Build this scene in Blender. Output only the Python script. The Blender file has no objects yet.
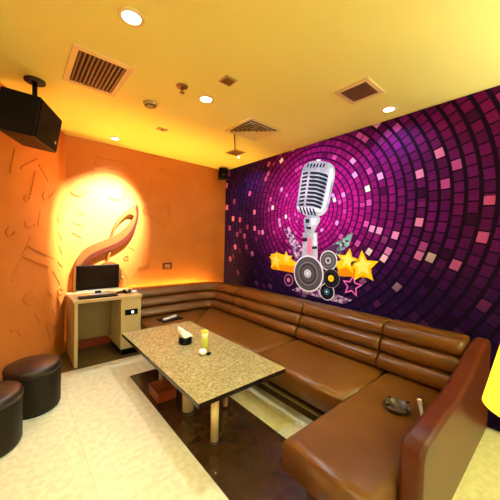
import bpy, math, random
from mathutils import Vector, Matrix
random.seed(7)
PI = math.pi
C = bpy.context.scene.collection

# ------------------------------------------------------------------ camera
H = 1.5
CR = Vector((0.76148148, -0.64770599, 0.02495824))
CU = Vector((-1.66562422e-04, 3.83091813e-02, 9.99265920e-01))
CF = Vector((0.64818665, 0.76092665, -0.02906385))
FPX = 274.1
cam = bpy.data.cameras.new('camera'); cam.lens = FPX / 500 * 36; cam.sensor_width = 36; cam.clip_start = 0.02
camo = bpy.data.objects.new('camera', cam); C.objects.link(camo)
camo.matrix_world = Matrix(((CR.x, CU.x, -CF.x, 0), (CR.y, CU.y, -CF.y, 0), (CR.z, CU.z, -CF.z, H), (0, 0, 0, 1)))
bpy.context.scene.camera = camo

def ray(x, y): return CR * ((x - 250) / FPX) - CU * ((y - 250) / FPX) + CF
def onX(x, y, X):                       # (Y, Z) on a wall of constant X
    d = ray(x, y); t = X / d.x
    return (d.y * t, d.z * t + H)
def onY(x, y, Y):                       # (X, Z) on a wall of constant Y
    d = ray(x, y); t = Y / d.y
    return (d.x * t, d.z * t + H)

# ------------------------------------------------------------------ room numbers
CEIL = 2.82; XR = 3.0; YB = 4.26; XC = 0.48; YREAR = -2.2
LD = Vector((-0.5, -0.866025))          # left wall runs this way from the far left corner
LN = Vector((0.866025, -0.5))           # its normal into the room
def onL(x, y):                          # (s along the left wall, Z)
    d = ray(x, y); p = Vector((XC, YB)); n = LN
    t = (p.x * n.x + p.y * n.y) / (d.x * n.x + d.y * n.y)
    q = Vector((d.x * t, d.y * t)) - p
    return (q.dot(LD), d.z * t + H)

# ------------------------------------------------------------------ materials
def lin(c):
    return tuple(((v / 255) / 12.92 if v / 255 <= 0.04045 else ((v / 255 + 0.055) / 1.055) ** 2.4) for v in c)
def mat(name, rgb, rough=0.5, metal=0.0, emit=None, estr=0.0, coat=0.0, trans=0.0, bump=0.0, bscale=60.0, vary=0.0, vscale=8.0, rgb2=None):
    m = bpy.data.materials.new(name); m.use_nodes = True
    nt = m.node_tree; b = nt.nodes['Principled BSDF']
    b.inputs['Base Color'].default_value = (*lin(rgb), 1)
    b.inputs['Roughness'].default_value = rough; b.inputs['Metallic'].default_value = metal
    b.inputs['Coat Weight'].default_value = coat; b.inputs['Transmission Weight'].default_value = trans
    if emit: b.inputs['Emission Color'].default_value = (*lin(emit), 1); b.inputs['Emission Strength'].default_value = estr
    tc = nt.nodes.new('ShaderNodeTexCoord')
    if vary > 0 or rgb2:
        n = nt.nodes.new('ShaderNodeTexNoise'); n.inputs['Scale'].default_value = vscale; n.inputs['Detail'].default_value = 6
        nt.links.new(tc.outputs['Object'], n.inputs['Vector'])
        r = nt.nodes.new('ShaderNodeValToRGB'); r.color_ramp.elements[0].position = 0.35; r.color_ramp.elements[1].position = 0.65
        c2 = rgb2 or tuple(v * (1 - vary) for v in rgb)
        r.color_ramp.elements[0].color = (*lin(c2), 1); r.color_ramp.elements[1].color = (*lin(rgb), 1)
        nt.links.new(n.outputs['Fac'], r.inputs['Fac']); nt.links.new(r.outputs['Color'], b.inputs['Base Color'])
    if bump > 0:
        n = nt.nodes.new('ShaderNodeTexNoise'); n.inputs['Scale'].default_value = bscale; n.inputs['Detail'].default_value = 4
        nt.links.new(tc.outputs['Object'], n.inputs['Vector'])
        bp = nt.nodes.new('ShaderNodeBump'); bp.inputs['Strength'].default_value = bump; bp.inputs['Distance'].default_value = 0.01
        nt.links.new(n.outputs['Fac'], bp.inputs['Height']); nt.links.new(bp.outputs['Normal'], b.inputs['Normal'])
    return m

M = dict(
    orange=mat('orange_plaster', (202, 118, 38), 0.75, bump=0.10, bscale=25, rgb2=(194, 110, 30), vscale=3),
    ceil=mat('cream_ceiling_paint', (250, 236, 134), 0.85),
    rear=mat('cream_wall_paint', (226, 222, 206), 0.85),
    floor=None,
    floor_dark=mat('dark_brown_stone', (74, 50, 28), 0.22, rgb2=(58, 38, 20), vscale=14, coat=0.2),
    floor_olive=mat('olive_brown_stone', (104, 84, 40), 0.35, rgb2=(88, 70, 34), vscale=14),
    skirt=mat('red_brown_skirting', (150, 48, 22), 0.5),
    leather=mat('brown_leather', (102, 62, 15), 0.33, bump=0.06, bscale=70, rgb2=(90, 53, 14), vscale=5),
    leather_seat=mat('tan_seat_leather', (110, 68, 16), 0.35, bump=0.06, bscale=70, rgb2=(98, 59, 14), vscale=4),
    leather_red=mat('red_brown_leather', (88, 35, 13), 0.36, bump=0.08, bscale=70, rgb2=(80, 31, 11), vscale=5),
    sofa_base=mat('dark_brown_base_fabric', (62, 34, 14), 0.6),
    black_leather=mat('black_brown_leather', (40, 26, 18), 0.38, bump=0.08, bscale=60),
    black_side=mat('black_vinyl', (34, 27, 18), 0.5, bump=0.06, bscale=60),
    leg_mat=mat('pale_champagne_gloss', (232, 214, 164), 0.22, 0.25),
    steel=mat('brushed_steel', (214, 204, 180), 0.25, 1.0),
    chrome=mat('chrome', (236, 232, 222), 0.08, 1.0),
    granite=None,
    table_edge=mat('dark_stone_edge', (36, 24, 14), 0.25),
    desk=mat('cream_laminate', (188, 166, 114), 0.45),
    desk_in=mat('olive_laminate', (128, 102, 56), 0.5),
    black=mat('black_plastic', (9, 7, 6), 0.4),
    matte_black=mat('matte_black_grille', (6, 5, 5), 0.85, bump=0.3, bscale=300),
    screen=mat('dark_screen', (20, 6, 3), 0.25),
    silver=mat('silver_plastic', (206, 206, 206), 0.3, 0.4),
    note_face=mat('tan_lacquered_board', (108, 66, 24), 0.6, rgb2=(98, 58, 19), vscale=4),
    note_shade=mat('red_brown_board_shade', (70, 22, 9), 0.5),
    white=mat('white_paper', (246, 244, 238), 0.8),
    white_gloss=mat('white_ceramic', (244, 242, 238), 0.2),
    grille_brown=mat('brown_metal_slat', (120, 78, 40), 0.5),
    cavity=mat('dark_duct', (52, 30, 16), 0.9),
    frame_cream=mat('cream_metal_frame', (238, 206, 140), 0.6),
    brass=mat('dull_brass', (150, 112, 56), 0.4, 0.6),
    detector=mat('aged_cream_plastic', (190, 156, 92), 0.6),
    lamp=mat('lamp_lens', (255, 250, 235), 0.4, emit=(255, 246, 226), estr=14),
    led=mat('led_strip', (255, 220, 120), 0.5, emit=(255, 196, 84), estr=480),
    glow=mat('glowing_yellow_acrylic', (255, 230, 90), 0.4, emit=(255, 214, 50), estr=1.1),
    led_blue=mat('white_indicator', (240, 240, 255), 0.4, emit=(225, 225, 255), estr=2.2),
    led_white=mat('logo_badge', (240, 236, 220), 0.4),
    plate=mat('dark_red_metal', (98, 40, 14), 0.35, 0.3),
    plate_in=mat('beige_display', (206, 150, 84), 0.4),
    drink=mat('yellow_green_drink', (206, 218, 90), 0.25), pale_green=mat('pale_green_glass', (226, 236, 170), 0.15),
    glass=mat('clear_glass', (245, 250, 240), 0.03, trans=0.95),
    lemon=mat('yellow_petal', (244, 212, 60), 0.6),
    leaf=mat('green_stem', (120, 150, 50), 0.6),
    wood=mat('red_brown_wood', (150, 64, 26), 0.3, rgb2=(112, 42, 16), vscale=10),
    ash=mat('dark_marbled_ceramic', (48, 36, 28), 0.3, rgb2=(96, 80, 64), vscale=30),
    # print colours of the mural
    p_white=mat('print_white', (226, 236, 255), 0.6), p_silver=mat('print_silver', (136, 150, 178), 0.6, rgb2=(196, 206, 226), vscale=6),
    p_light=mat('print_pale_grey', (206, 218, 240), 0.6), p_mid=mat('print_mid_grey', (122, 126, 140), 0.6),
    p_dark=mat('print_charcoal', (62, 56, 64), 0.6), p_black=mat('print_black', (22, 20, 30), 0.6),
    p_slat=mat('print_slate', (28, 32, 52), 0.6),
    p_grey=mat('print_warm_grey', (84, 84, 92), 0.6), p_yellow=mat('print_yellow', (255, 214, 20), 0.6),
    p_orange=mat('print_amber', (232, 150, 10), 0.6), p_pale=mat('print_pale_yellow', (255, 240, 120), 0.6),
    p_pink=mat('print_pink', (240, 120, 220), 0.6), p_rose=mat('print_rose', (206, 130, 170), 0.6),
    p_teal=mat('print_teal', (40, 110, 140), 0.6), p_plum=mat('print_plum', (62, 20, 70), 0.6),
)

# node expression helper
class X:
    nt = None
    def __init__(s, sock): s.s = sock
    @staticmethod
    def m(op, *a):
        n = X.nt.nodes.new('ShaderNodeMath'); n.operation = op
        for i, v in enumerate(a):
            if isinstance(v, X): X.nt.links.new(v.s, n.inputs[i])
            else: n.inputs[i].default_value = v
        return X(n.outputs[0])
    def __add__(s, o): return X.m('ADD', s, o)
    def __radd__(s, o): return X.m('ADD', o, s)
    def __sub__(s, o): return X.m('SUBTRACT', s, o)
    def __rsub__(s, o): return X.m('SUBTRACT', o, s)
    def __mul__(s, o): return X.m('MULTIPLY', s, o)
    __rmul__ = __mul__
    def __truediv__(s, o): return X.m('DIVIDE', s, o)
def step(e, x): return X.m('GREATER_THAN', x, e)
def smooth(x, a, b):
    n = X.nt.nodes.new('ShaderNodeMapRange'); n.interpolation_type = 'SMOOTHSTEP'
    X.nt.links.new(x.s, n.inputs['Value']); n.inputs['From Min'].default_value = a; n.inputs['From Max'].default_value = b
    return X(n.outputs['Result'])
def mixc(f, a, b):
    n = X.nt.nodes.new('ShaderNodeMix'); n.data_type = 'RGBA'
    if isinstance(f, X): X.nt.links.new(f.s, n.inputs[0])
    else: n.inputs[0].default_value = f
    for k, v in ((6, a), (7, b)):
        if isinstance(v, tuple): n.inputs[k].default_value = (*lin(v), 1)
        else: X.nt.links.new(v, n.inputs[k])
    return n.outputs[2]
def white(a, b, seed=0.0):
    cv = X.nt.nodes.new('ShaderNodeCombineXYZ')
    X.nt.links.new(a.s, cv.inputs[0]); X.nt.links.new(b.s, cv.inputs[1]); cv.inputs[2].default_value = seed
    n = X.nt.nodes.new('ShaderNodeTexWhiteNoise'); n.noise_dimensions = '3D'
    X.nt.links.new(cv.outputs[0], n.inputs['Vector']); return X(n.outputs['Value'])

for k_ in ('black', 'matte_black', 'screen', 'black_side', 'note_face', 'note_shade'):
    M[k_].node_tree.nodes['Principled BSDF'].inputs['Specular IOR Level'].default_value = 0.14
for k_, m_ in M.items():
    if k_.startswith('p_'): m_.node_tree.nodes['Principled BSDF'].inputs['Specular IOR Level'].default_value = 0.08
def mural_material():
    m = bpy.data.materials.new('printed_mosaic'); m.use_nodes = True
    nt = X.nt = m.node_tree; b = nt.nodes['Principled BSDF']; b.inputs['Roughness'].default_value = 0.8; b.inputs['Specular IOR Level'].default_value = 0.08
    tc = nt.nodes.new('ShaderNodeTexCoord'); sp = nt.nodes.new('ShaderNodeSeparateXYZ')
    nt.links.new(tc.outputs['Object'], sp.inputs[0])
    y = X(sp.outputs[1]); z = X(sp.outputs[2])
    r = X.m('SQRT', y * y + z * z); rr = X.m('POWER', r, 0.65) * 18.0
    k = X.m('FLOOR', rr); fr = X.m('FRACT', rr)
    n = X.m('ROUND', (k + 0.5) * 4.08) ; n = X.m('MAXIMUM', n, 3.0)
    th = (X.m('ARCTAN2', z, y) / (2 * PI) + 0.5 + white(k, k * 0.0, 3.0)) * n
    c = X.m('FLOOR', th); ft = X.m('FRACT', th)
    e = X.m('ABSOLUTE', fr - 0.5); e2 = X.m('ABSOLUTE', ft - 0.5)
    tile = (1.0 - smooth(e, 0.31, 0.38)) * (1.0 - smooth(e2, 0.40, 0.46))
    rnd = white(k, c, 0.0); rnd2 = white(k, c, 5.0)
    # printed colour zones: y runs towards the far corner, z upwards
    near = 1.0 - smooth(r, 0.15, 1.35)
    left = smooth(y, 0.35, 1.5); low = smooth(z * -1.0, 0.15, 1.0); right = smooth(y * -1.0, 0.7, 2.1); top = smooth(z, 0.2, 0.9)
    col = mixc(near, (104, 16, 122), (218, 26, 164))
    col = mixc(right * 0.85, col, (84, 12, 88))
    col = mixc(right * top * 0.8, col, (116, 10, 62))
    col = mixc(left * 0.9, col, (30, 12, 104))
    col = mixc(low * 0.92, col, (26, 8, 64))
    dk = mixc(near, (20, 3, 32), (84, 6, 84))
    dk = mixc(left * 0.9, dk, (14, 4, 46))
    dk = mixc(low * 0.9, dk, (12, 3, 36))
    tcol = mixc(smooth(rnd, 0.0, 1.0) * 0.75, mixc(0.55, col, dk), col)
    tcol = mixc((1.0 - smooth(rnd2, 0.0, 0.10)) * 0.8, tcol, dk)
    quiet = (1.0 - low * 0.9)
    tcol = mixc(smooth(rnd, 0.86, 0.95) * 0.55 * quiet * (1.0 - right * 0.6), tcol, (236, 110, 226))
    tcol = mixc(step(0.955, rnd) * 0.7 * quiet * (1.0 - left * 0.5), tcol, mixc(right, (240, 170, 250), (160, 40, 110)))
    tcol = mixc(step(0.985, rnd2) * (1.0 - right) * quiet, tcol, (255, 240, 255))
    out = mixc(tile, dk, tcol)
    nt.links.new(out, b.inputs['Base Color'])
    return m
M['mural'] = mural_material()

def sparkle_material(name, base, hi, thr):
    m = bpy.data.materials.new(name); m.use_nodes = True
    nt = X.nt = m.node_tree; b = nt.nodes['Principled BSDF']; b.inputs['Roughness'].default_value = 0.8; b.inputs['Specular IOR Level'].default_value = 0.08
    tc = nt.nodes.new('ShaderNodeTexCoord'); v = nt.nodes.new('ShaderNodeTexVoronoi'); v.inputs['Scale'].default_value = 26
    nt.links.new(tc.outputs['Object'], v.inputs['Vector'])
    n = nt.nodes.new('ShaderNodeTexWhiteNoise'); nt.links.new(v.outputs['Color'], n.inputs['Vector'])
    f = X(n.outputs['Value'])
    nt.links.new(mixc(smooth(f, thr, 1.0), base, hi), b.inputs['Base Color'])
    return m
M['p_spark'] = sparkle_material('print_silver_sparkle', (96, 44, 116), (206, 190, 224), 0.3)
M['p_sparkteal'] = sparkle_material('print_teal_sparkle', (84, 40, 92), (130, 200, 200), 0.3)

def granite_material():
    m = bpy.data.materials.new('speckled_granite'); m.use_nodes = True
    nt = X.nt = m.node_tree; b = nt.nodes['Principled BSDF']; b.inputs['Roughness'].default_value = 0.16
    tc = nt.nodes.new('ShaderNodeTexCoord')
    n1 = nt.nodes.new('ShaderNodeTexNoise'); n1.inputs['Scale'].default_value = 52; n1.inputs['Detail'].default_value = 8; n1.inputs['Roughness'].default_value = 0.75
    n2 = nt.nodes.new('ShaderNodeTexNoise'); n2.inputs['Scale'].default_value = 7; n2.inputs['Detail'].default_value = 5
    for n in (n1, n2): nt.links.new(tc.outputs['Object'], n.inputs['Vector'])
    a = X(n1.outputs['Fac']); c = X(n2.outputs['Fac'])
    col = mixc(smooth(a, 0.40, 0.60), (138, 124, 78), (180, 168, 116))
    col = mixc(smooth(a + c * 0.5, 0.80, 0.98) * 0.8, col, (204, 188, 134))
    nt.links.new(col, b.inputs['Base Color'])
    return m
M['granite'] = granite_material()

def floor_material():
    m = bpy.data.materials.new('cream_stone_tiles'); m.use_nodes = True
    nt = X.nt = m.node_tree; b = nt.nodes['Principled BSDF']; b.inputs['Roughness'].default_value = 0.3
    tc = nt.nodes.new('ShaderNodeTexCoord')
    n1 = nt.nodes.new('ShaderNodeTexNoise'); n1.inputs['Scale'].default_value = 22; n1.inputs['Detail'].default_value = 8
    n2 = nt.nodes.new('ShaderNodeTexNoise'); n2.inputs['Scale'].default_value = 90; n2.inputs['Detail'].default_value = 3
    sp = nt.nodes.new('ShaderNodeSeparateXYZ'); nt.links.new(tc.outputs['Object'], sp.inputs[0])
    for n in (n1, n2): nt.links.new(tc.outputs['Object'], n.inputs['Vector'])
    col = mixc(smooth(X(n1.outputs['Fac']), 0.35, 0.65), (220, 214, 172), (234, 230, 192))
    col = mixc(smooth(X(n2.outputs['Fac']), 0.55, 0.75) * 0.4, col, (188, 170, 120))
    gx = X.m('ABSOLUTE', X.m('FRACT', X(sp.outputs[0]) / 0.8 + 0.55) - 0.5); gy = X.m('ABSOLUTE', X.m('FRACT', X(sp.outputs[1]) / 0.8) - 0.5)
    g = X.m('MAXIMUM', step(0.4975, gx), step(0.4975, gy))
    nt.links.new(mixc(g * 0.35, col, (150, 130, 84)), b.inputs['Base Color'])
    return m
M['floor'] = floor_material()

# ------------------------------------------------------------------ mesh builder
class MB:
    def __init__(s): s.v = []; s.f = []; s.mi = []; s.sm = []; s.cur = 0
    def _add(s, vs, fs, smooth=False):
        o = len(s.v); s.v += [tuple(p) for p in vs]
        for f in fs: s.f.append([i + o for i in f]); s.mi.append(s.cur); s.sm.append(smooth)
        return s
    def box(s, c, d, rz=0.0):
        cs, sn = math.cos(rz), math.sin(rz); vs = []
        for sx in (-.5, .5):
            for sy in (-.5, .5):
                for sz in (-.5, .5):
                    x, y = sx * d[0], sy * d[1]
                    vs.append((c[0] + x * cs - y * sn, c[1] + x * sn + y * cs, c[2] + sz * d[2]))
        return s._add(vs, [(0, 1, 3, 2), (4, 6, 7, 5), (0, 4, 5, 1), (2, 3, 7, 6), (0, 2, 6, 4), (1, 5, 7, 3)])
    def span(s, a, b): return s.box([(a[i] + b[i]) / 2 for i in range(3)], [abs(b[i] - a[i]) for i in range(3)])
    def prism(s, pts, fn, d0, d1):        # polygon pts (u,v); fn(u,v,d)->xyz
        n = len(pts); vs = [fn(u, v, d0) for u, v in pts] + [fn(u, v, d1) for u, v in pts]
        fs = [tuple(range(n))[::-1], tuple(range(n, 2 * n))] + [(i, (i + 1) % n, n + (i + 1) % n, n + i) for i in range(n)]
        return s._add(vs, fs)
    def lathe(s, prof, c=(0, 0, 0), seg=32, axis='z', smooth=True):
        vs = []; fs = []; n = len(prof)
        for i in range(seg):
            a = 2 * PI * i / seg
            for r, z in prof:
                p = (r * math.cos(a), r * math.sin(a), z)
                if axis == 'x': p = (z, r * math.cos(a), r * math.sin(a))
                if axis == 'y': p = (r * math.cos(a), z, r * math.sin(a))
                vs.append((c[0] + p[0], c[1] + p[1], c[2] + p[2]))
        for i in range(seg):
            j = (i + 1) % seg
            for k in range(n - 1): fs.append((i * n + k, j * n + k, j * n + k + 1, i * n + k + 1))
        if prof[0][0] > 1e-6: fs.append(tuple(i * n for i in range(seg))[::-1])
        if prof[-1][0] > 1e-6: fs.append(tuple(i * n + n - 1 for i in range(seg)))
        return s._add(vs, fs, smooth)
    def tube(s, path, rad, seg=10):
        path = [Vector(p) for p in path]; rads = rad if isinstance(rad, (list, tuple)) else [rad] * len(path)
        vs = []; fs = []
        for i, p in enumerate(path):
            t = (path[min(i + 1, len(path) - 1)] - path[max(i - 1, 0)]).normalized()
            up = Vector((0, 0, 1)) if abs(t.z) < .9 else Vector((1, 0, 0))
            a = t.cross(up).normalized(); b = t.cross(a)
            for k in range(seg):
                q = 2 * PI * k / seg; vs.append(p + (a * math.cos(q) + b * math.sin(q)) * rads[i])
        for i in range(len(path) - 1):
            for k in range(seg):
                l = (k + 1) % seg; fs.append((i * seg + k, i * seg + l, (i + 1) * seg + l, (i + 1) * seg + k))
        fs.append(tuple(range(seg))[::-1]); fs.append(tuple((len(path) - 1) * seg + k for k in range(seg)))
        return s._add(vs, fs, True)
    def loft(s, rings, smooth=True):      # rings of equal length, capped
        n = len(rings[0]); vs = [p for r in rings for p in r]; fs = []
        for i in range(len(rings) - 1):
            for k in range(n):
                l = (k + 1) % n; fs.append((i * n + k, i * n + l, (i + 1) * n + l, (i + 1) * n + k))
        fs.append(tuple(range(n))[::-1]); fs.append(tuple((len(rings) - 1) * n + k for k in range(n)))
        return s._add(vs, fs, smooth)
    def build(s, name, m, parent=None, bevel=0.0, seg=2, xf=None, subsurf=0):
        me = bpy.data.meshes.new(name)
        vs = [xf @ Vector(p) for p in s.v] if xf else s.v
        me.from_pydata(vs, [], s.f)
        for mm in (m if isinstance(m, (list, tuple)) else [m]): me.materials.append(M[mm])
        for p, i, sm in zip(me.polygons, s.mi, s.sm): p.material_index = i; p.use_smooth = sm
        import bmesh
        bm = bmesh.new(); bm.from_mesh(me); bmesh.ops.recalc_face_normals(bm, faces=bm.faces); bm.to_mesh(me); bm.free()
        o = bpy.data.objects.new(name, me); C.objects.link(o)
        if parent: o.parent = parent
        if bevel:
            b = o.modifiers.new('bevel', 'BEVEL'); b.width = bevel; b.segments = seg; b.limit_method = 'ANGLE'; b.angle_limit = 0.7
            for p in me.polygons: p.use_smooth = True
            b.harden_normals = True
        if subsurf:
            q = o.modifiers.new('sub', 'SUBSURF'); q.levels = q.render_levels = subsurf
        return o

def tag(o, label, cat, group=None, kind=None):
    o['label'] = label; o['category'] = cat
    if group: o['group'] = group
    if kind: o['kind'] = kind
    return o
def thing(name, label, cat, loc=(0, 0, 0), rz=0.0, group=None):
    o = bpy.data.objects.new(name, None); o.empty_display_size = .05; C.objects.link(o)
    o.location = loc; o.rotation_euler = (0, 0, rz)
    return tag(o, label, cat, group)
def struct(name, mb, m, label=None, **k):
    o = mb.build(name, m, **k); o['kind'] = 'structure'
    if label: o['label'] = label
    return o
def off(mb, p):                            # shift a builder written in room coordinates to local ones
    mb.v = [(a - p[0], b - p[1], c - p[2]) for a, b, c in mb.v]; return mb

# ------------------------------------------------------------------ the room
LX = lambda Y: XC + LD.x * (YB - Y) / -LD.y
struct('floor', MB().span((-4.4, YREAR, -.1), (XR + .1, YB + .1, 0)), 'floor')
struct('ceiling', MB().span((-4.4, YREAR, CEIL), (XR + .1, YB + .1, CEIL + .1)), 'ceil')
struct('wall_right', MB().span((XR, YREAR, 0), (XR + .1, YB + .1, CEIL)), 'rear')
struct('wall_rear', MB().span((-4.4, YREAR - .1, 0), (XR + .1, YREAR, CEIL)), 'rear')

def stroke(mb, pts, w, fn, h):             # raised bar of width w along a polyline on a wall
    for (a, b) in zip(pts, pts[1:]):
        a = Vector(a); b = Vector(b); t = (b - a)
        if t.length < 1e-5: continue
        t.normalize(); n = Vector((-t.y, t.x)) * w / 2; e = t * w * .25
        mb.prism([tuple(a - n - e), tuple(b - n + e), tuple(b + n + e), tuple(a + n - e)], fn, 0.004, -h)
def arc(cx, cy, rx, ry, a0, a1, n=10):
    return [(cx + rx * math.cos(math.radians(a0 + (a1 - a0) * i / n)), cy + ry * math.sin(math.radians(a0 + (a1 - a0) * i / n))) for i in range(n + 1)]

# back wall with the raised music notes of its plaster
fB = lambda u, v, d: (u, YB + d, v)
wb = MB().span((XC - .1, YB, 0), (XR + .1, YB + .1, CEIL))
B = lambda pts: [onY(x, y, YB) for x, y in pts]
for pts, w in (([(97, 156), (130, 163)], .03), ([(96, 165), (125, 170)], .03), ([(97, 156), (93, 178)], .022),
               ([(159, 167.5), (184, 174.5)], .028), ([(161, 172), (182, 177)], .02),
               (arc(79, 189, 8, 7, 10, 160), .026), (arc(117, 191, 9, 9, -30, 150), .026),
               (arc(152, 210, 9, 5, 0, 360, 16), .022), ([(161, 210), (176, 196)], .018), ([(150, 216), (164, 226)], .018),
               ([(170, 204), (170, 224)], .016), ([(176, 200), (180, 218)], .016), (arc(184, 205, 4, 5, 0, 300), .016),
               ([(128, 246), (128, 257)], .014), ([(128, 246), (133, 249)], .014), (arc(126, 258, 2.4, 2, 0, 360, 8), .016),
               ([(143, 258), (150, 256), (149, 266)], .014), ([(143, 258), (142, 268)], .014), (arc(140, 269, 2.4, 2, 0, 360, 8), .016), (arc(147, 267, 2.4, 2, 0, 360, 8), .016),
               ([(74, 222), (84, 226)], .02), ([(73, 232), (82, 237)], .02), ([(78, 212), (84, 214)], .018),
               ([(132, 276), (146, 270)], .016), ([(196, 190), (208, 200)], .018), (arc(200, 230, 5, 6, 20, 330), .016), ([(205, 226), (210, 206)], .014),
               ([(152, 176), (150, 196)], .016), (arc(147, 197, 3, 2.4, 0, 360, 8), .018), ([(190, 240), (206, 246)], .018), ([(122, 268), (128, 280)], .014)):
    stroke(wb, B(pts), w, fB, .010)
struct('wall_back', wb, 'orange')

# left wall, splayed, with larger raised notes
fL = lambda s, v, d: (XC + LD.x * s + LN.x * -d, YB + LD.y * s + LN.y * -d, v)
wl = MB().prism([(-.05, 0), (7.46, 0), (7.46, CEIL), (-.05, CEIL)], fL, 0.0, 0.1)
Lp = lambda pts: [onL(x, y) for x, y in pts]
for pts, w in (([(30, 238), (11, 281)], .020), ([(27.6, 245), (52.8, 257)], .034), ([(24, 256), (49, 266)], .034), ([(53, 271), (60, 284)], .022),
               (arc(60, 291, 2.6, 3, 0, 360, 10), .024), (arc(30, 299, 6.5, 5.5, 20, 320, 12), .026), ([(11, 331), (17, 330), (22, 336)], .022),
               ([(46, 322), (50, 338)], .024), ([(35, 314), (40, 321)], .02), (arc(55, 321, 3, 3.5, 0, 360, 9), .022), ([(52, 310), (57, 318)], .022),
               ([(15, 149), (10, 173)], .024), ([(37, 160), (21, 168)], .022), ([(39, 165), (48, 180)], .022), ([(35, 172), (30, 197)], .018),
               (arc(27, 198, 3, 2.4, 0, 360, 9), .022), (arc(46, 196, 3.4, 4, 0, 330, 9), .020), ([(50, 198), (55, 190)], .018),
               (arc(60, 218, 2.6, 4, -20, 300, 9), .022), ([(58, 232), (62, 240)], .02), ([(59, 246), (62, 254)], .02),
               (arc(30, 224, 5, 4, 20, 200, 8), .02), ([(40, 212), (38, 226)], .018), (arc(10, 232, 4, 4, 0, 260, 8), .02), ([(47, 289), (51, 296)], .02), ([(58, 262), (62, 266)], .02)):
    stroke(wl, Lp(pts), w, fL, .008)
struct('wall_left', wl, 'orange')
struct('baseboard_back', MB().span((XC + .01, YB - .012, 0), (1.3, YB + .01, .14)), 'skirt')
# floor inlays
struct('trim_1', MB().span((-.4, 3.60, -.02), (1.3, YB - .0, .003)), 'floor_olive', 'olive brown stone border along the back wall')
struct('trim_2', MB().span((.94, .2, -.02), (1.57, 3.08, .003)), 'floor_dark', 'dark brown polished stone panel under the table')
struct('trim_3', MB().span((1.91, 1.02, -.02), (1.985, 3.3, .003)), 'floor_olive', 'dark stone strip along the sofa')

# ------------------------------------------------------------------ mural
MX = XR - .03
mu = MB().span((MX, -.6, .02), (XR, YB - .03, CEIL - .005))
mc = (MX, 2.27, 1.93)
mural = off(mu, mc).build('mural', 'mural'); mural.location = mc
tag(mural, 'purple and magenta mosaic mural printed with a retro microphone, covering the right wall', 'mural')
layer = [0]
def W(x, y): return onX(x, y, MX)
def pf(d):
    return lambda u, v, k: (MX - d - k - mc[0], u - mc[1], v - mc[2])
def pr(mb, pts, d): return mb.prism(pts, pf(d), 0, .0012)
def disc(c, r, n=36, sy=1.0): return [(c[0] + r * sy * math.cos(2 * PI * i / n), c[1] + r * math.sin(2 * PI * i / n)) for i in range(n)]
def smoothpoly(pts, it=2):
    for _ in range(it):
        q = []
        for a, b in zip(pts, pts[1:] + pts[:1]):
            q += [(a[0] * .75 + b[0] * .25, a[1] * .75 + b[1] * .25), (a[0] * .25 + b[0] * .75, a[1] * .25 + b[1] * .75)]
        pts = q
    return pts
# sparkling wings
w1 = MB(); pr(w1, [W(*p) for p in ((284, 229), (290, 229), (303, 250), (305, 262), (296, 258))], .001)
w1.build('printed_wing', 'p_spark', mural)
w2 = MB(); pr(w2, [W(*p) for p in ((354, 231), (349, 245), (336, 258), (326, 258), (322, 252))], .001)
w2.build('printed_wing', 'p_sparkteal', mural)
w3 = MB(); pr(w3, [W(*p) for p in ((292, 290), (300, 286), (330, 292), (352, 300), (344, 304), (318, 297))], .001)
w3.build('printed_glitter', 'p_spark', mural)
# stars with trailing beams
def star(c, r, ri, rot=0.0, n=5):
    return [(c[0] + (r if i % 2 == 0 else ri) * math.cos(PI / 2 + rot + i * PI / n), c[1] + (r if i % 2 == 0 else ri) * math.sin(PI / 2 + rot + i * PI / n)) for i in range(2 * n)]
def star_set(beams, stars, nm):
    mb = MB()
    for i, b in enumerate(beams): mb.cur = i % 2; pr(mb, [W(*p) for p in b], .002 + .0004 * i)
    for (c, r, rot) in stars:
        cw = W(*c); mb.cur = 0; pr(mb, star(cw, r, r * .48, rot), .006); mb.cur = 2; pr(mb, star((cw[0], cw[1] + .01), r * .6, r * .3, rot), .0075)
    mb.build(nm, ['p_yellow', 'p_orange', 'p_pale'], mural)
star_set([[(271, 254), (279, 253), (296, 262), (296, 271), (272, 268)], [(272, 264), (296, 266), (295, 273), (272, 269)], [(279, 254), (288, 255), (297, 265), (290, 266)]],
         [((276, 261), .155, .1), ((287, 259), .12, -.15)], 'printed_star_cluster')
star_set([[(338, 262), (352, 258), (366, 262), (372, 276), (338, 275)], [(338, 270), (354, 262), (372, 270), (370, 278), (339, 276)], [(336, 262), (350, 257), (352, 262), (337, 268)]],
         [((348, 261), .155, .15), ((363, 267), .19, -.1)], 'printed_star_cluster')
# outlined star
so = MB(); cs = W(352, 286); o1 = star(cs, .13, .062, .1); i1 = star(cs, .1, .046, .1)
for i in range(10):
    j = (i + 1) % 10; pr(so, [o1[i], o1[j], i1[j], i1[i]], .002)
so.build('printed_star_outline', 'p_pink', mural)
# microphone
S5 = lambda x, y: W(295 + x / 6.667, 155 + y / 6.667)
S6 = lambda x, y: W(295 + x / 6.25, 220 + y / 6.25)
st = MB()
pr(st, [S6(*p) for p in ((50, 78), (140, 78), (142, 240), (46, 240))], .002)
st.cur = 1; pr(st, [S6(*p) for p in ((78, 112), (106, 112), (106, 215), (76, 215))], .0034)
st.cur = 2; pr(st, [S6(*p) for p in ((50, 112), (78, 112), (76, 135), (48, 135))], .0034); pr(st, [S6(*p) for p in ((108, 165), (138, 165), (140, 180), (108, 182))], .0034)
st.cur = 3; pr(st, [S6(*p) for p in ((118, 84), (134, 84), (136, 160), (120, 160))], .0034)
st.build('printed_stand', ['p_silver', 'p_rose', 'p_slat', 'p_white'], mural)
nk = MB()
pr(nk, smoothpoly([S6(*p) for p in ((55, -25), (160, -25), (158, 10), (135, 45), (118, 90), (66, 90), (58, 40))], 2), .0046)
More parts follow.
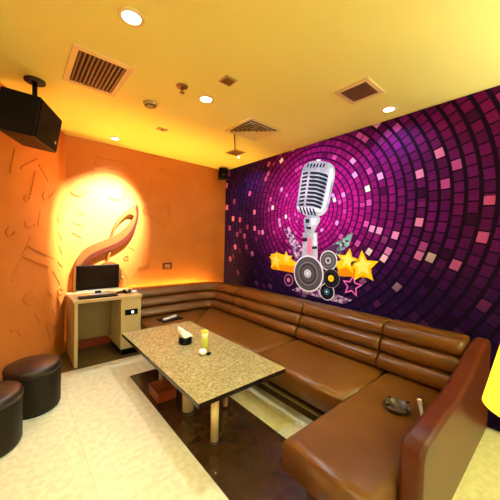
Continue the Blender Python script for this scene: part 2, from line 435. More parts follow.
nk.cur = 1; pr(nk, [S6(*p) for p in ((66, -5), (92, -5), (90, 18), (70, 18))], .006); pr(nk, [S6(*p) for p in ((72, 40), (104, 44), (100, 60), (74, 56))], .006)
nk.cur = 2; pr(nk, [S6(*p) for p in ((100, -10), (140, -10), (128, 30), (102, 30))], .006)
nk.build('printed_swivel', ['p_silver', 'p_slat', 'p_white'], mural)
hd = MB()
pr(hd, smoothpoly([S5(*p) for p in ((60, 75), (85, 52), (130, 38), (200, 42), (250, 60), (272, 95), (264, 170), (240, 275), (222, 360), (196, 398), (140, 416), (75, 405), (22, 375), (10, 345), (20, 290), (34, 200), (46, 120))], 2), .007)
hd.cur = 1; pr(hd, smoothpoly([S5(*p) for p in ((240, 80), (262, 100), (240, 200), (212, 330), (190, 370), (184, 350), (206, 260), (226, 150))], 2), .0085)
pr(hd, smoothpoly([S5(*p) for p in ((15, 340), (100, 352), (186, 352), (196, 372), (180, 384), (100, 372), (20, 362))], 1), .0085)
hd.build('printed_microphone', ['p_silver', 'p_white'], mural)
sl = MB()
for i in range(9):
    y0 = 116 + i * 26.2; xl = 55 - i * 3.4; xm = 98 - i * 3.6; xr = 226 - i * 5.6
    pr(sl, [S5(xl, y0 + 4), S5(xm - 8, y0 - 4), S5(xm - 8, y0 + 11), S5(xl, y0 + 17)], .0092)
    pr(sl, [S5(xm + 6, y0 - 4), S5((xm + xr) / 2, y0 - 1), S5(xr - 10, y0 + 14), S5(xr, y0 + 28), S5(xr - 8, y0 + 36), S5((xm + xr) / 2, y0 + 16), S5(xm + 6, y0 + 12)], .0092)
for i in range(5):
    x = 30 + i * 22; pr(sl, [S5(x, 345 + i * 3), S5(x + 11, 345 + i * 3), S5(x + 26, 392 + i * 3), S5(x + 16, 394 + i * 3)], .0098)
for i in range(6):
    x = 82 + i * 21; pr(sl, [S5(x + 8, 58), S5(x + 18, 58), S5(x + 8, 84), S5(x - 2, 84)], .0098)
sl.build('printed_grille_slots', 'p_slat', mural)
# loudspeaker and records
def rings(name, c, specs, d0):
    mb = MB(); ms = []
    for i, (r, m) in enumerate(specs):
        if m not in ms: ms.append(m)
        mb.cur = ms.index(m); pr(mb, disc(c, r), d0 + .0014 * i)
    return mb.build(name, ms, mural)
rings('printed_speaker_disc', W(328.6, 260.5), ((.125, 'p_white'), (.112, 'p_grey'), (.085, 'p_mid'), (.075, 'p_grey'), (.045, 'p_silver'), (.02, 'p_dark')), .004)
rings('printed_record', W(327, 291.7), ((.108, 'p_white'), (.098, 'p_black'), (.04, 'p_teal'), (.012, 'p_white')), .004)
rings('printed_record', W(331.5, 278.4), ((.118, 'p_mid'), (.110, 'p_black'), (.085, 'p_dark'), (.08, 'p_black'), (.04, 'p_yellow'), (.012, 'p_orange')), .006)
rings('printed_record', W(288.8, 280), ((.085, 'p_rose'), (.074, 'p_plum'), (.03, 'p_rose')), .004)
rings('printed_speaker_disc', W(308.4, 273.6), ((.245, 'p_white'), (.225, 'p_grey'), (.16, 'p_mid'), (.142, 'p_dark'), (.11, 'p_grey'), (.075, 'p_dark'), (.06, 'p_silver'), (.03, 'p_light')), .009)

# ------------------------------------------------------------------ sofa
CX = 2.42; CYB = 3.80; CYN = .50; SZ = .40
def rpath(pts, rad=.10, n=5):
    out = [pts[0]]
    for a, b, c in zip(pts, pts[1:], pts[2:]):
        a, b, c = Vector(a), Vector(b), Vector(c)
        p = b + (a - b).normalized() * rad; q = b + (c - b).normalized() * rad
        for i in range(n + 1):
            t = i / n; out.append(tuple(p * (1 - t) ** 2 + b * 2 * t * (1 - t) + q * t * t))
    return out + [pts[-1]]
def sweep(mb, prof, path, pinch=0.0, smooth=True):
    P = [Vector(p) for p in path]; n = len(P); ring = []
    dc = sum(p[0] for p in prof) / len(prof); zc = sum(p[1] for p in prof) / len(prof)
    rows = []
    for i, p in enumerate(P):
        t1 = (P[i] - P[i - 1]).normalized() if i > 0 else (P[1] - P[0]).normalized()
        t2 = (P[i + 1] - P[i]).normalized() if i < n - 1 else t1
        n1 = Vector((-t1.y, t1.x)); n2 = Vector((-t2.y, t2.x)); m = (n1 + n2).normalized(); k = 1 / max(.3, m.dot(n1))
        rows.append((p, m * k, t2 if i == 0 else t1))
    seq = []
    if pinch:
        p, m, t = rows[0]
        seq += [(p, m, .80), (p + t * .006, m, .90), (p + t * .02, m, .97), (p + t * .045, m, 1)]
        seq += [(a, b, 1) for a, b, _ in rows[1:-1]]
        p, m, t = rows[-1]
        seq += [(p - t * .045, m, 1), (p - t * .02, m, .97), (p - t * .006, m, .90), (p, m, .80)]
    else: seq = [(a, b, 1) for a, b, _ in rows]
    for p, m, s in seq:
        rows_ = []
        for d, z in prof:
            dd = dc + (d - dc) * s; zz = zc + (z - zc) * s
            q = p + m * dd; rows_.append((q.x, q.y, zz))
        ring.append(rows_)
    return mb.loft(ring, smooth)
def superell(dc, zc, a, b, e=.62, n=24, rake=0.0):
    o = []
    for i in range(n):
        t = 2 * PI * i / n; c, s = math.cos(t), math.sin(t)
        z = b * math.copysign(abs(s) ** e, s); d = a * math.copysign(abs(c) ** e, c)
        o.append((dc + d + rake * z, zc + z))
    return o
def cushion(mb, poly, z0, z1, r=.05):      # seat cushion: rounded top edge
    c = (sum(p[0] for p in poly) / len(poly), sum(p[1] for p in poly) / len(poly))
    def inset(d):
        out = []; n = len(poly)
        for i in range(n):
            a, b, e = Vector(poly[i - 1]), Vector(poly[i]), Vector(poly[(i + 1) % n])
            t1 = (b - a).normalized(); t2 = (e - b).normalized()
            n1 = Vector((-t1.y, t1.x)); n2 = Vector((-t2.y, t2.x)); m = (n1 + n2).normalized(); k = 1 / max(.35, m.dot(n1))
            out.append(b + m * k * d)
        return out
    lv = [(.012, z0), (0, z0 + .015)] + [(r * (1 - math.cos(i * PI / 10)), z1 - r + r * math.sin(i * PI / 10)) for i in range(6)]
    return mb.loft([[(p.x, p.y, z) for p in inset(d)] for d, z in lv])

ROLL = [superell(.145 + .055 * k, SZ + .068 + .130 * k, .135, .070, .66, rake=.22) for k in range(3)]
def sofa(label, loc, roll_path, seats, kick, tall=False):
    t = thing('sofa_section', label, 'sofa', loc, 0, 'sections of the brown leather corner sofa')
    P = rpath(roll_path)
    for k in range(3):
        off(sweep(MB(), ROLL[k], P, .8), loc).build('back_roll', 'leather', t)
    off(sweep(MB(), [(.20, .02), (.38, .02), (.38, .62), (.30, .62), (.20, .42)], P, 0, False), loc).build('back_panel', 'sofa_base', t)
    if tall:                            # upholstered end of the row
        arm = [(1.35, .05), (1.35, .54), (1.37, .585), (1.42, .612), (1.60, .620), (1.93, .630), (2.12, .658), (2.28, .692), (2.50, .742), (2.66, .775), (2.76, .785), (2.84, .78), (2.88, .75), (2.88, .05)]
        off(MB().prism(arm, lambda u, v, d: (u, d, v), CYN - .115, CYN - .012), loc).build('armrest', 'leather_red', t, bevel=.03, seg=4)['label'] = 'reddish brown sloping armrest'
    for s in seats: off(cushion(MB(), s, .20, SZ), loc).build('seat_cushion', 'leather_seat', t)
    for a, b in kick:
        off(MB().span((*a, .035), (*b, .205)), loc).build('base', 'sofa_base', t)
        off(MB().span((a[0] + .008, a[1] + .008, 0), (b[0] - .008, b[1] - .008, .04)), loc).build('plinth', 'steel', t)
    return t
g = .004
sofa('brown leather corner sofa section along the orange back wall, beside the desk', (1.9, 3.7, 0),
     [(1.275, CYB), (CX, CYB), (CX, 3.30)],
     [[(1.275, 3.24), (1.80, 3.24), (2.50, 3.94), (1.275, 3.94)]], [((1.29, 3.42), (2.40, 4.0))])
sofa('brown leather sofa section under the mural microphone, behind the far half of the table', (2.3, 2.7, 0),
     [(CX, 3.30 - g), (CX, 2.03 + g)],
     [[(1.80, 2.03 + g), (2.52, 2.03 + g), (2.52, 3.95), (1.80 + g, 3.235)]], [((2.0, 2.04), (2.6, 3.40))])
sofa('brown leather sofa section in the middle of the mural wall, right of the yellow-starred print', (2.3, 1.55, 0),
     [(CX, 2.03 - g), (CX, 1.10 + g)],
     [[(1.80, 1.03), (2.52, 1.03), (2.52, 2.03 - g), (1.80, 2.03 - g)]], [((2.0, 1.04), (2.6, 2.02))])
sofa('brown leather sofa section nearest the camera with reddish arm, holding the dark ashtray', (2.0, .7, 0),
     [(CX, 1.10 - g), (CX, CYN)],
     [[(1.15, .50), (2.52, .50), (2.52, 1.03 - g), (1.15, 1.03 - g)]], [((1.17, .52), (2.6, .86))], True)

# ------------------------------------------------------------------ table
tl = (1.29, 2.36, 0)
t = thing('coffee_table', 'long speckled granite topped table in front of the sofa', 'table', tl)
tp = MB().span((.89, 1.515, .415), (1.72, 3.21, .452)); off(tp, tl)
tp.mi = [0] * 6
o = tp.build('tabletop', ['granite', 'table_edge'], t, bevel=.004)
for p in o.data.polygons:
    if p.normal.z < .5: p.material_index = 1
for (x, y, r) in ((1.12, 1.67, .030), (1.43, 1.97, .022), (1.14, 2.12, .050), (1.13, 2.68, .024), (1.52, 2.95, .030)):
    mb = MB().lathe([(r, 0.02), (r, .415)], (x, y, 0), 24)
    L_ = off(mb, tl).build('leg', 'leg_mat', t)
    off(MB().lathe([(r * 1.5, 0.003), (r * 1.5, .014), (r * 1.1, .024)], (x, y, 0), 24), tl).build('foot_ring', 'table_edge', L_)

bl = (1.05, 2.46, .003)
bx = thing('wooden_box', 'small reddish brown wooden box on the floor under the table', 'box', bl)
off(MB().span((.98, 2.39, .003), (1.16, 2.60, .09)), bl).build('body', 'wood', bx, bevel=.006)
off(MB().span((.97, 2.38, .09), (1.17, 2.61, .105)), bl).build('lid', 'wood', bx, bevel=.004)

# tissue holder
tt = .452
x, y = 1.31, 2.52
t = thing('tissue_holder', 'black round tissue holder with white tissue sticking out on the table', 'tissue holder', (x, y, tt))
MB().lathe([(.058, 0), (.066, .01), (.066, .05), (.058, .066), (.028, .070)], seg=28).build('holder', 'black', t)
ts = MB(); R_ = []
for i in range(9):
    f = i / 8; rr = .062 * (1 - f) ** .7 + .004; cx = .02 - .10 * f ** 1.2; R_.append([(cx + rr * (1 + .22 * math.sin(3 * a + i)) * math.cos(a), rr * (.7 + .2 * math.sin(2 * a)) * math.sin(a), .05 + .135 * f) for a in [2 * PI * k / 14 for k in range(14)]])
ts.loft(R_).build('tissue', 'white', t)
# glass with flower and cup
x, y = 1.385, 2.27
t = thing('glass', 'tall glass of yellow-green drink with yellow garnish on the table', 'glass', (x, y, tt))
MB().lathe([(.022, 0), (.030, .004), (.036, .165), (.033, .165), (.028, .012), (0, .012)], seg=24).build('vessel', 'drink', t)
MB().lathe([(.031, .10), (.0335, .10), (.0362, .163), (.034, .163)], seg=24).build('rim_band', 'pale_green', t)
gn = MB()
for k in range(7):
    a = 2 * PI * k / 7; c = Vector((.024 * math.cos(a), .024 * math.sin(a), .168 + .008 * (k % 2)))
    gn.lathe([(0, -.012), (.012, -.007), (.017, 0), (.012, .007), (0, .012)], c, 10)
gn.lathe([(0, -.016), (.016, -.008), (.02, 0), (.013, .013), (0, .018)], (0, 0, .178), 12)
gn.build('garnish', 'lemon', t)
x, y = 1.30, 2.16
t = thing('cup', 'small white rounded cup beside the yellow-green glass on the table', 'cup', (x, y, tt))
MB().lathe([(.018, 0), (.028, .006), (.036, .026), (.034, .044), (.030, .050), (.028, .046), (.030, .028), (0, .012)], seg=28).build('bowl', 'white_gloss', t)
x, y = 1.352, 2.135
t = thing('lighter', 'tiny dark lighter lying by the white cup on the table', 'lighter', (x, y, tt), .5)
MB().box((0, 0, .011), (.046, .022, .022)).build('body', 'black', t, bevel=.004)
MB().box((.027, 0, .011), (.010, .018, .018)).build('cap', 'silver', t, bevel=.002)

# things on the sofa
t = thing('folder', 'dark menu folder lying on the far sofa seat behind the table', 'folder', (1.62, 3.58, SZ), .12)
MB().box((0, 0, .006), (.30, .2, .012)).build('cover', 'black', t, bevel=.003)
t = thing('remote_control', 'slim white remote lying on the dark folder on the far seat', 'remote', (1.62, 3.58, SZ + .012), .42)
MB().box((0, 0, .013), (.24, .042, .026)).build('body', 'white_gloss', t, bevel=.006)
kb = MB()
for i in range(5):
    for j in (-1, 1): kb.box((-.08 + i * .035, .008 * j, .027), (.016, .009, .003))
kb.build('buttons', 'silver', t)
t = thing('ashtray', 'round dark patterned ashtray on the nearest sofa section', 'ashtray', (1.955, .72, SZ), .3)
MB().lathe([(.060, 0), (.078, .006), (.088, .030), (.082, .036), (.066, .030), (.058, .012), (0, .010)], seg=32).build('bowl', 'ash', t)
for k in range(4):
    a = PI / 4 + k * PI / 2; MB().box((.079 * math.cos(a), .079 * math.sin(a), .038), (.022, .012, .010), a).build('rest', 'black', t, bevel=.002)
t = thing('microphone', 'slim silver handheld microphone lying on the nearest sofa seat right of the ashtray', 'microphone', (2.06, .615, SZ), math.atan2(.07, .17))
MB().lathe([(.010, -.12), (.012, -.115), (.0125, .0), (.016, .06)], (0, 0, .024), 16, 'x').build('handle', 'silver', t)
MB().lathe([(.016, .06), (.022, .068), (.024, .085), (.018, .104), (0, .110)], (0, 0, .024), 18, 'x').build('head', 'steel', t)

# ------------------------------------------------------------------ desk
dl = (.86, 3.9, 0)
dk = thing('desk', 'cream laminate desk with open left side and cabinet, against the orange wall', 'desk', dl)
DZ = .78
off(MB().span((.485, 3.62, DZ - .035), (1.255, YB - .015, DZ)), dl).build('desktop', 'desk', dk, bevel=.004)
off(MB().span((.50, 3.64, 0.003), (.535, YB - .015, DZ - .036)), dl).build('side_panel', 'desk', dk, bevel=.002)
off(MB().span((.536, 4.10, .17), (.995, 4.12, DZ - .036)), dl).build('back_panel', 'desk_in', dk)
cb = off(MB().span((.998, 3.64, .10), (1.245, YB - .015, DZ - .036)), dl).build('cabinet', 'desk', dk, bevel=.003)
off(MB().span((1.02, 3.70, .003), (1.235, YB - .03, .10)), dl).build('plinth', 'black', dk)
cp = off(MB().span((1.045, 3.628, .53), (1.20, 3.642, .60)), dl).build('control_panel', 'black', dk, bevel=.002)
off(MB().lathe([(.016, -.004), (.016, .004), (.012, .006)], (1.135, 3.626, .565), 18, 'y'), dl).build('indicator_light', 'led_blue', cp)

# monitor
ml = (.80, 3.93, DZ)
t = thing('monitor', 'black flat screen monitor with silver lower bezel on the desk', 'monitor', ml, .06)
MB().box((0, .0, .215), (.50, .035, .325)).build('housing', 'black', t, bevel=.006)
MB().box((0, -.0185, .222), (.472, .002, .28)).build('screen', 'screen', t)
bz = MB().box((0, -.016, .058), (.50, .012, .018)); bz.build('bezel_strip', 'silver', t, bevel=.003)
MB().box((0, .01, .045), (.07, .03, .07)).build('neck', 'black', t, bevel=.004)
MB().lathe([(.11, 0), (.112, .006), (.10, .012), (.03, .016), (0, .017)], seg=32).build('stand_base', 'silver', t)
t = thing('keyboard', 'flat dark keyboard lying on the desk in front of the monitor', 'keyboard', (.76, 3.735, DZ), .0)
MB().box((0, 0, .008), (.42, .13, .016)).build('case', 'black', t, bevel=.003)
kk = MB()
for r in range(4):
    for c in range(14): kk.box((-.189 + c * .029, -.042 + r * .028, .018), (.023, .022, .006))
kk.build('keys', 'cavity', t)
for (xx, yy, rz, lab) in ((1.04, 3.80, .5, 'black microphone lying on the desk, nearest the monitor'), (1.12, 3.77, .9, 'black microphone lying on the desk, beside the white dish')):
    t = thing('handheld_microphone', lab, 'microphone', (xx, yy, DZ), rz, 'microphones on the desk')
    MB().lathe([(.012, -.07), (.013, -.06), (.016, .03)], (0, 0, .025), 14, 'x').build('handle', 'black', t)
    MB().lathe([(.018, .03), (.026, .042), (.026, .058), (.016, .074), (0, .078)], (0, 0, .026), 16, 'x').build('head', 'matte_black', t)
t = thing('dish', 'small white dish at the right end of the desk', 'dish', (1.195, 3.79, DZ))
MB().lathe([(.022, 0), (.038, .012), (.044, .030), (.040, .030), (.034, .014), (0, .008)], seg=24).build('bowl', 'white_gloss', t)

# ------------------------------------------------------------------ note sculpture on the back wall
NY = YB - .075
N = lambda x, y: onY(60 + x / 4.167, 185 + y / 4.167, NY)
c0 = onY(95, 255, NY); nl = (c0[0], NY, c0[1])
nt_ = thing('wall_sculpture', 'large tan curved music note sculpture mounted on the orange wall behind the monitor', 'sculpture', nl)
def nf(u, v, d): return (u - nl[0], d, v - nl[2])
outer = [(220, 203), (226, 178), (240, 150), (258, 126), (284, 104), (306, 90), (322, 78)]
right = [(327, 100), (327, 135), (318, 170), (300, 210), (278, 238), (246, 260), (206, 278), (166, 296), (128, 318), (100, 345), (84, 380), (78, 420), (76, 458)]
leftu = [(56, 458), (54, 420), (55, 380), (62, 335), (80, 296), (108, 266), (146, 246), (188, 230), (220, 216), (252, 196), (278, 172), (296, 148), (305, 128), (292, 121), (276, 124), (258, 138), (242, 160), (230, 186), (226, 206)]
# ribbon as strips between an outer and an inner edge: upper limb, then the long sweeping limb
up_o = [(218, 203), (222, 182), (232, 160), (248, 137), (268, 117), (294, 98), (321, 78)]
up_i = [(229, 204), (233, 186), (242, 168), (256, 148), (272, 132), (290, 122), (304, 127)]
dn_o = [(321, 78), (327, 102), (327, 134), (318, 170), (302, 205), (279, 234), (246, 257), (206, 275), (166, 292), (128, 314), (101, 342), (85, 378), (79, 420), (77, 460)]
dn_i = [(304, 127), (306, 131), (304, 139), (294, 156), (280, 172), (262, 188), (232, 208), (196, 226), (152, 242), (112, 262), (82, 293), (63, 335), (55, 392), (54, 460)]
def cr(p, n=4):
    out = []
    for i in range(len(p) - 1):
        a, b, c, d = p[max(i - 1, 0)], p[i], p[i + 1], p[min(i + 2, len(p) - 1)]
        for k in range(n):
            t = k / n
            out.append(tuple(.5 * ((2 * b[j]) + (-a[j] + c[j]) * t + (2 * a[j] - 5 * b[j] + 4 * c[j] - d[j]) * t * t + (-a[j] + 3 * b[j] - 3 * c[j] + d[j]) * t ** 3) for j in (0, 1)))
    return out + [p[-1]]
def ribbon(mb, o_, i_, d0, d1):
    n = len(o_); vs = []
    for a, b in zip(o_, i_):
        a = N(*a); b = N(*b); vs += [nf(*a, d0), nf(*b, d0), nf(*a, d1), nf(*b, d1)]
    fs = [(0, 1, 3, 2), (4 * n - 4, 4 * n - 2, 4 * n - 1, 4 * n - 3)]
    for k in range(n - 1):
        p, q = 4 * k, 4 * k + 4
        fs += [(p, q, q + 1, p + 1), (p + 2, p + 3, q + 3, q + 2), (p, p + 2, q + 2, q), (p + 1, q + 1, q + 3, p + 3)]
    return mb._add(vs, fs)
rb = MB(); ribbon(rb, cr(up_o), cr(up_i), 0, .045); ribbon(rb, cr(dn_o), cr(dn_i), 0, .045)
rb.build('ribbon', 'note_face', nt_, bevel=.004)
# reddish lower band of the ribbon: its shade put in as colour
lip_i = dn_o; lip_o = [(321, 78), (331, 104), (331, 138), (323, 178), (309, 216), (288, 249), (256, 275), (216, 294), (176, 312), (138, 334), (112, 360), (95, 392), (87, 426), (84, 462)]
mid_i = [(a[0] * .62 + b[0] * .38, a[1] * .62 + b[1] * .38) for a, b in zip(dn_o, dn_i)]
ri = MB(); ribbon(ri, cr(dn_o), cr(mid_i), -.006, .0); ri.build('ribbon_shade_band', 'note_shade', nt_)
stm = MB(); ribbon(stm, [(213, 204), (208, 250), (196, 312)], [(223, 204), (219, 250), (206, 312)], .01, .04); stm.build('stem', 'note_face', nt_)
hc = N(205, 376); hr = 56 / 4.167 * .0126
hdn = MB().prism([(hc[0] + hr * math.cos(2 * PI * i / 40), hc[1] + hr * 1.15 * math.sin(2 * PI * i / 40)) for i in range(40)], nf, .0, .045)
hdn.build('note_head', 'note_face', nt_, bevel=.004)
pg = N(264, 388); MB().lathe([(.02, -.02), (.022, 0), (.02, .03)], nf(pg[0], pg[1], .03), 14, 'y').build('peg', 'brass', nt_)
for q in ((205, 376), (66, 400), (300, 190), (120, 285)):
    p = N(*q); MB().lathe([(.018, .04), (.018, .075)], nf(p[0], p[1], 0), 12, 'y').build('mounting_stud', 'brass', nt_)

# wall panel
c = onY(167, 266, YB); t = thing('wall_panel', 'small dark red control plate on the orange wall above the sofa', 'wall panel', (c[0], YB, c[1]))
MB().box((0, -.010, 0), (.15, .02, .105)).build('plate', 'plate', t, bevel=.004)
MB().box((0, -.021, .004), (.095, .004, .052)).build('display', 'plate_in', t)
kb = MB()
for i in range(4): kb.box((-.036 + i * .024, -.0215, -.036), (.014, .004, .010))
kb.build('buttons', 'plate_in', t)

# LED strip on the back of the sofa
t = MB().span((1.29, YB - .022, .66), (2.62, YB - .001, .672)); tl2 = (2.0, YB - .01, .66)
o = off(t, tl2).build('led_strip', 'led'); o.location = tl2
tag(o, 'glowing yellow light strip on the orange wall just behind the sofa back', 'light strip')

# ------------------------------------------------------------------ stools
def stool(x, y, r, h, label):
    t = thing('stool', label, 'stool', (x, y, 0), 0, 'round black stools by the left wall')
    MB().lathe([(r * .93, .012), (r * .97, .03), (r * .985, h - .075), (r * .97, h - .062)], seg=48).build('body', 'black_side', t)
    MB().lathe([(r * .97, h - .066), (r * 1.0, h - .056), (r * 1.0, h - .030), (r * .96, h - .010), (r * .86, h), (0, h + .006)], seg=48).build('cushion', 'black_leather', t)
    MB().lathe([(r * .90, 0), (r * .90, .014)], seg=36).build('foot_ring', 'black', t)
stool(.112, 3.02, .205, .40, 'round black leather stool by the left wall, the farther one showing its whole seat')
stool(-.165, 2.61, .205, .40, 'round black leather stool nearer the camera, cut off by the left edge of the photo')

# ------------------------------------------------------------------ loudspeakers
k = .9
az = math.radians(23.9); tilt = math.radians(8.9)
d1 = Vector((math.sin(az), math.cos(az), 0)); nn0 = Vector((math.cos(az), -math.sin(az), 0))
nn = nn0 * math.cos(tilt) - Vector((0, 0, 1)) * math.sin(tilt); up = nn0 * math.sin(tilt) + Vector((0, 0, 1)) * math.cos(tilt)
Cc = Vector((.358, 3.497, 0)) * k; Cc.z = H + (2.72 - H) * k
L1, L2, V = .485 * k, .294 * k, .353 * k
ctr = Cc - d1 * L1 / 2 - nn * L2 / 2 - up * V / 2
t = thing('loudspeaker', 'large black loudspeaker hung from the ceiling at upper left, tilted down', 'speaker', tuple(ctr))
XF = Matrix((( -d1.x, nn.x, up.x), (-d1.y, nn.y, up.y), (-d1.z, nn.z, up.z))).to_4x4()   # local x along front, y out, z up
MB().box((0, 0, 0), (L1, L2, V)).build('cabinet', 'black', t, bevel=.006, xf=XF)
MB().box((0, L2 / 2 + .004, 0), (L1 * .95, .012, V * .93)).build('grille', 'matte_black', t, bevel=.004, xf=XF)
MB().lathe([(.013, -.002), (.013, .003)], (-L1 * .33, L2 / 2 + .010, -V * .25), 14, 'y').build('badge', 'led_white', t, xf=XF)
br = MB().box((0, 0, V / 2 + .012), (.10, .10, .024))
tz = CEIL - ctr.z
b_ = br.build('bracket', 'black', t, xf=XF)
top = (XF @ Vector((0, 0, V / 2 + .02)))
MB().tube([tuple(top), (top.x, top.y, tz - .01)], .018, 12).build('ceiling_post', 'black', t)
MB().lathe([(.075, tz - .014), (.075, tz)], (top.x, top.y, 0), 28).build('ceiling_plate', 'cavity', t)

c = onY(223, 174, YB - .16); lc = (c[0], YB - .16, c[1])
t = thing('small_loudspeaker', 'small black loudspeaker high in the far corner beside the mural', 'speaker', lc, -.55)
MB().box((0, 0, 0), (.15, .13, .19)).build('cabinet', 'black', t, bevel=.008)
MB().box((0, -.068, 0), (.135, .008, .175)).build('grille', 'matte_black', t, bevel=.003)
MB().lathe([(.034, -.003), (.03, .003), (.012, .007)], (0, -.072, -.03), 18, 'y').build('cone', 'cavity', t)
MB().tube([(0, .05, .02), (.02, .12, .03)], .012, 8).build('bracket', 'black', t)

# ------------------------------------------------------------------ ceiling fittings
def downlight(x, y, r, label, lamp='lamp'):
    t = thing('downlight', label, 'ceiling light', (x, y, CEIL), 0, 'recessed ceiling downlights')
    MB().lathe([(r * .80, -.003), (r * .84, -.010), (r * 1.1, -.006), (r * 1.16, .0)], seg=32).build('trim_ring', 'frame_cream', t)
    MB().lathe([(0, -.005), (r * .8, -.004), (r * .8, .0)], seg=32).build('lens', lamp, t)
downlight(1.342, 2.26, .065, 'glowing round downlight in the middle of the ceiling')
downlight(2.743, 1.20, .060, 'glowing round downlight near the mural at the upper right')
downlight(.985, 3.95, .055, 'glowing round downlight above the wall sculpture')
downlight(2.63, 3.42, .030, 'tiny glowing downlight beyond the square ceiling plate')
downlight(.52, 1.75, .065, 'round downlight over the left floor, above the photo frame')

def lamp(name, loc, power, size, blend, col, rad=.05, target=None):
    l = bpy.data.lights.new(name, 'SPOT'); l.energy = power; l.spot_size = math.radians(size); l.spot_blend = blend; l.color = col; l.shadow_soft_size = rad
    o = bpy.data.objects.new(name, l); C.objects.link(o); o.location = loc
    d = (Vector(target) - Vector(loc)) if target else Vector((0, 0, -1)); o.rotation_euler = d.to_track_quat('-Z', 'Y').to_euler()
    return o
WARM = (.86, .97, 1.06); UP = 430
lamp('lamp_middle', (1.342, 2.26, CEIL - .03), 66, 110, .9, WARM)
lamp('lamp_mural_fill', (1.40, 2.26, CEIL - .035), 95, 84, 1.0, (.78, .95, 1.18), .05, (3.0, 2.15, 1.75))  # second, cooler spot added at the middle downlight to light the mural
lamp('lamp_mural', (2.743, 1.20, CEIL - .03), 12, 150, .8, WARM)
lamp('lamp_sculpture', (.985, 3.95, CEIL - .03), 60, 100, .9, WARM, .03)
lamp('lamp_eyeball_spot', (1.32, 3.22, CEIL - .035), 1500, 53, 1.0, (1, .97, .90), .02, (.90, 4.26, 1.72))
lamp('lamp_corner', (2.63, 3.42, CEIL - .03), 9, 150, .8, WARM, .03)
lamp('lamp_left', (.52, 1.75, CEIL - .03), 66, 80, .8, (.8, .97, 1.1))
lamp('lamp_rear_fill', (-.8, -.8, CEIL - .03), 15, 150, .8, WARM)  # fill light and its fitting, both added out of view behind the camera
downlight(-.8, -.8, .065, 'added unseen round downlight behind the camera, for fill light')

# slotted vent near the speaker
t = thing('ceiling_vent', 'brown slatted ceiling vent with cream frame beside the loudspeaker', 'vent', (.49, 2.52, CEIL))
fr = MB()
for a, b in (((-.20, -.28, -.012), (-.16, .28, 0)), ((.16, -.28, -.012), (.20, .28, 0)), ((-.16, .24, -.012), (.16, .28, 0)), ((-.16, -.28, -.012), (.16, -.24, 0))): fr.span(a, b)
fr.build('frame', 'frame_cream', t)
MB().span((-.16, -.24, -.002), (.16, .24, 0)).build('duct_opening', 'cavity', t)
for i in range(11):
    MB().box((-.145 + i * .029, 0, -.0065), (.012, .475, .009)).build('slat', 'grille_brown', t)
# four way diffuser
t = thing('ceiling_vent', 'square brown louvred air diffuser in the middle of the ceiling', 'vent', (2.12, 2.49, CEIL))
fo = MB()
for r0, r1 in ((.235, .20),):
    for s in range(4):
        a = s * PI / 2; q = [(-r0, r0), (r0, r0), (r1, r1), (-r1, r1)]
        fo.prism([(x * math.cos(a) - y * math.sin(a), x * math.sin(a) + y * math.cos(a)) for x, y in q], lambda u, v, d: (u, v, d), -.010, 0)
fo.build('frame', 'frame_cream', t)
MB().span((-.2, -.2, -.002), (.2, .2, 0)).build('duct_opening', 'cavity', t)
for i in range(5):
    r0 = .195 - i * .037; r1 = r0 - .026
    lv = MB()
    vs = []; 
    for (r, z) in ((r0, -.030), (r1, -.004), (r0 - .003, -.031), (r1 - .003, -.005)):
        vs += [(-r, -r, z), (r, -r, z), (r, r, z), (-r, r, z)]
    fs = []
    for s in range(4):
        n = (s + 1) % 4
        fs += [(s, n, 4 + n, 4 + s), (8 + s, 12 + s, 12 + n, 8 + n), (s, 8 + s, 8 + n, n), (4 + s, 4 + n, 12 + n, 12 + s)]
    lv._add(vs, fs); lv.build('louvre', 'frame_cream', t)
# access panel with cable
t = thing('ceiling_plate', 'small square brownish ceiling plate near the far corner', 'ceiling plate', (2.465, 3.28, CEIL))
MB().span((-.105, -.115, -.008), (.105, .115, 0)).build('rim', 'detector', t, bevel=.002)
MB().span((-.085, -.095, -.012), (.085, .095, -.007)).build('panel', 'brass', t)
o = MB().tube([(2.03, 2.73, CEIL - .007), (2.38, 3.18, CEIL - .007)], .006, 8); cl = (2.2, 2.95, CEIL - .007)
o = off(o, cl).build('cable', 'cavity'); o.location = cl
tag(o, 'thin dark cable running across the ceiling from the diffuser to the square plate', 'cable')
# hatch
t = thing('ceiling_hatch', 'square brown ceiling hatch panel in cream frame near the mural', 'hatch', (2.25, 1.24, CEIL))
fr = MB()
for a, b in (((-.15, -.15, -.010), (-.115, .15, 0)), ((.115, -.15, -.010), (.15, .15, 0)), ((-.115, .115, -.010), (.115, .15, 0)), ((-.115, -.15, -.010), (.115, -.115, 0))): fr.span(a, b)
fr.build('frame', 'frame_cream', t)
MB().span((-.113, -.113, -.006), (.113, .113, 0)).build('panel', 'grille_brown', t)
sl_ = MB()
for i in range(8): sl_.box((-.096 + i * .0275, 0, -.0075), (.016, .22, .005))
sl_.build('slats', 'grille_brown', t)
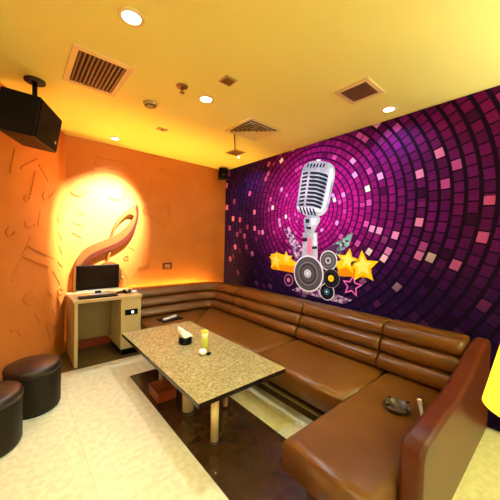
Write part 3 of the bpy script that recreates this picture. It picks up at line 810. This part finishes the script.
# detector, sprinkler, small plates
t = thing('smoke_detector', 'round cream smoke detector on the ceiling', 'smoke detector', (.985, 2.70, CEIL))
MB().lathe([(0, -.045), (.03, -.044), (.042, -.036), (.046, -.022), (.062, -.018), (.066, 0)], seg=32).build('dome', 'detector', t)
MB().lathe([(.048, -.034), (.050, -.030), (.048, -.026)], seg=28).build('vent_ring', 'cavity', t)
t = thing('sprinkler', 'brass fire sprinkler on the ceiling beside the middle downlight', 'sprinkler', (1.08, 2.22, CEIL))
MB().lathe([(.012, -.012), (.046, -.008), (.05, 0)], seg=28).build('escutcheon', 'brass', t)
MB().lathe([(.010, -.05), (.010, -.01)], seg=14).build('stem', 'brass', t)
MB().lathe([(0, -.058), (.022, -.055), (.022, -.050), (0, -.048)], seg=18).build('deflector', 'brass', t)
t = thing('ceiling_sensor', 'tiny flat sensor on the ceiling between the detector and the far corner', 'sensor', (1.32, 3.22, CEIL))
MB().span((-.06, -.04, -.010), (.06, .04, 0)).build('case', 'detector', t, bevel=.003)
MB().lathe([(0, -.022), (.018, -.018), (.022, -.008)], seg=18).build('eye', 'brass', t)
t = thing('ceiling_plate', 'small square brass-coloured ceiling plate near the middle downlight', 'ceiling plate', (1.32, 1.88, CEIL))
MB().span((-.055, -.055, -.008), (.055, .055, 0)).build('rim', 'detector', t, bevel=.002)
MB().span((-.04, -.04, -.012), (.04, .04, -.007)).build('panel', 'brass', t)

# ------------------------------------------------------------------ glowing lamp at the sofa end
t = thing('floor_lamp', 'glowing yellow lampshade on a floor lamp at the right edge, beside the reddish sofa arm', 'lamp', (1.52, .07, 0))
MB().lathe([(.13, 0), (.135, .012), (.12, .022), (.016, .03)], seg=32).build('base', 'black', t)
MB().tube([(0, 0, .02), (0, 0, .98)], .011, 10).build('pole', 'black', t)
MB().lathe([(.150, .86), (.155, .865), (.085, 1.22), (.080, 1.22), (.148, .87)], seg=40).build('lamp_shade', 'glow', t)
MB().lathe([(0, .98), (.02, .985), (.03, 1.02), (.02, 1.05), (0, 1.06)], seg=16).build('bulb', 'lamp', t)
# unseen uplights added at the rear of the room to brighten the ceiling
for (x, y, e, lab) in ((-1.9, -1.7, .75, 'added black fill lamp aimed at the ceiling, rear corner on the stool side'), (2.6, -1.7, 1.1, 'added black fill lamp aimed at the ceiling, rear corner on the mural side')):
    t = thing('fill_uplighter', lab, 'lamp', (x, y, 0), 0, 'added ceiling fill lamps')
    MB().lathe([(.14, 0), (.145, .012), (.13, .022), (.016, .03)], seg=32).build('base', 'black', t)
    MB().tube([(0, 0, .02), (0, 0, 1.72)], .012, 10).build('pole', 'black', t)
    MB().lathe([(.02, 1.70), (.10, 1.74), (.17, 1.84), (.165, 1.84), (.09, 1.75), (0, 1.715)], seg=36).build('bowl', 'black', t)
    MB().lathe([(0, 1.745), (.05, 1.75), (.05, 1.77), (0, 1.775)], seg=16).build('bulb', 'lamp', t)
    lamp('lamp_fill_up', (x, y, 1.80), UP * e, 160, .6, WARM, .05, (x, y, 3))

# ------------------------------------------------------------------ world and view
w = bpy.data.worlds.new('world'); bpy.context.scene.world = w; w.use_nodes = True
w.node_tree.nodes['Background'].inputs[0].default_value = (.02, .015, .01, 1); w.node_tree.nodes['Background'].inputs[1].default_value = 1
vs = bpy.context.scene.view_settings
vs.view_transform = 'Standard'; vs.look = 'None'; vs.gamma = 1; vs.exposure = 0.42; vs.use_curve_mapping = False
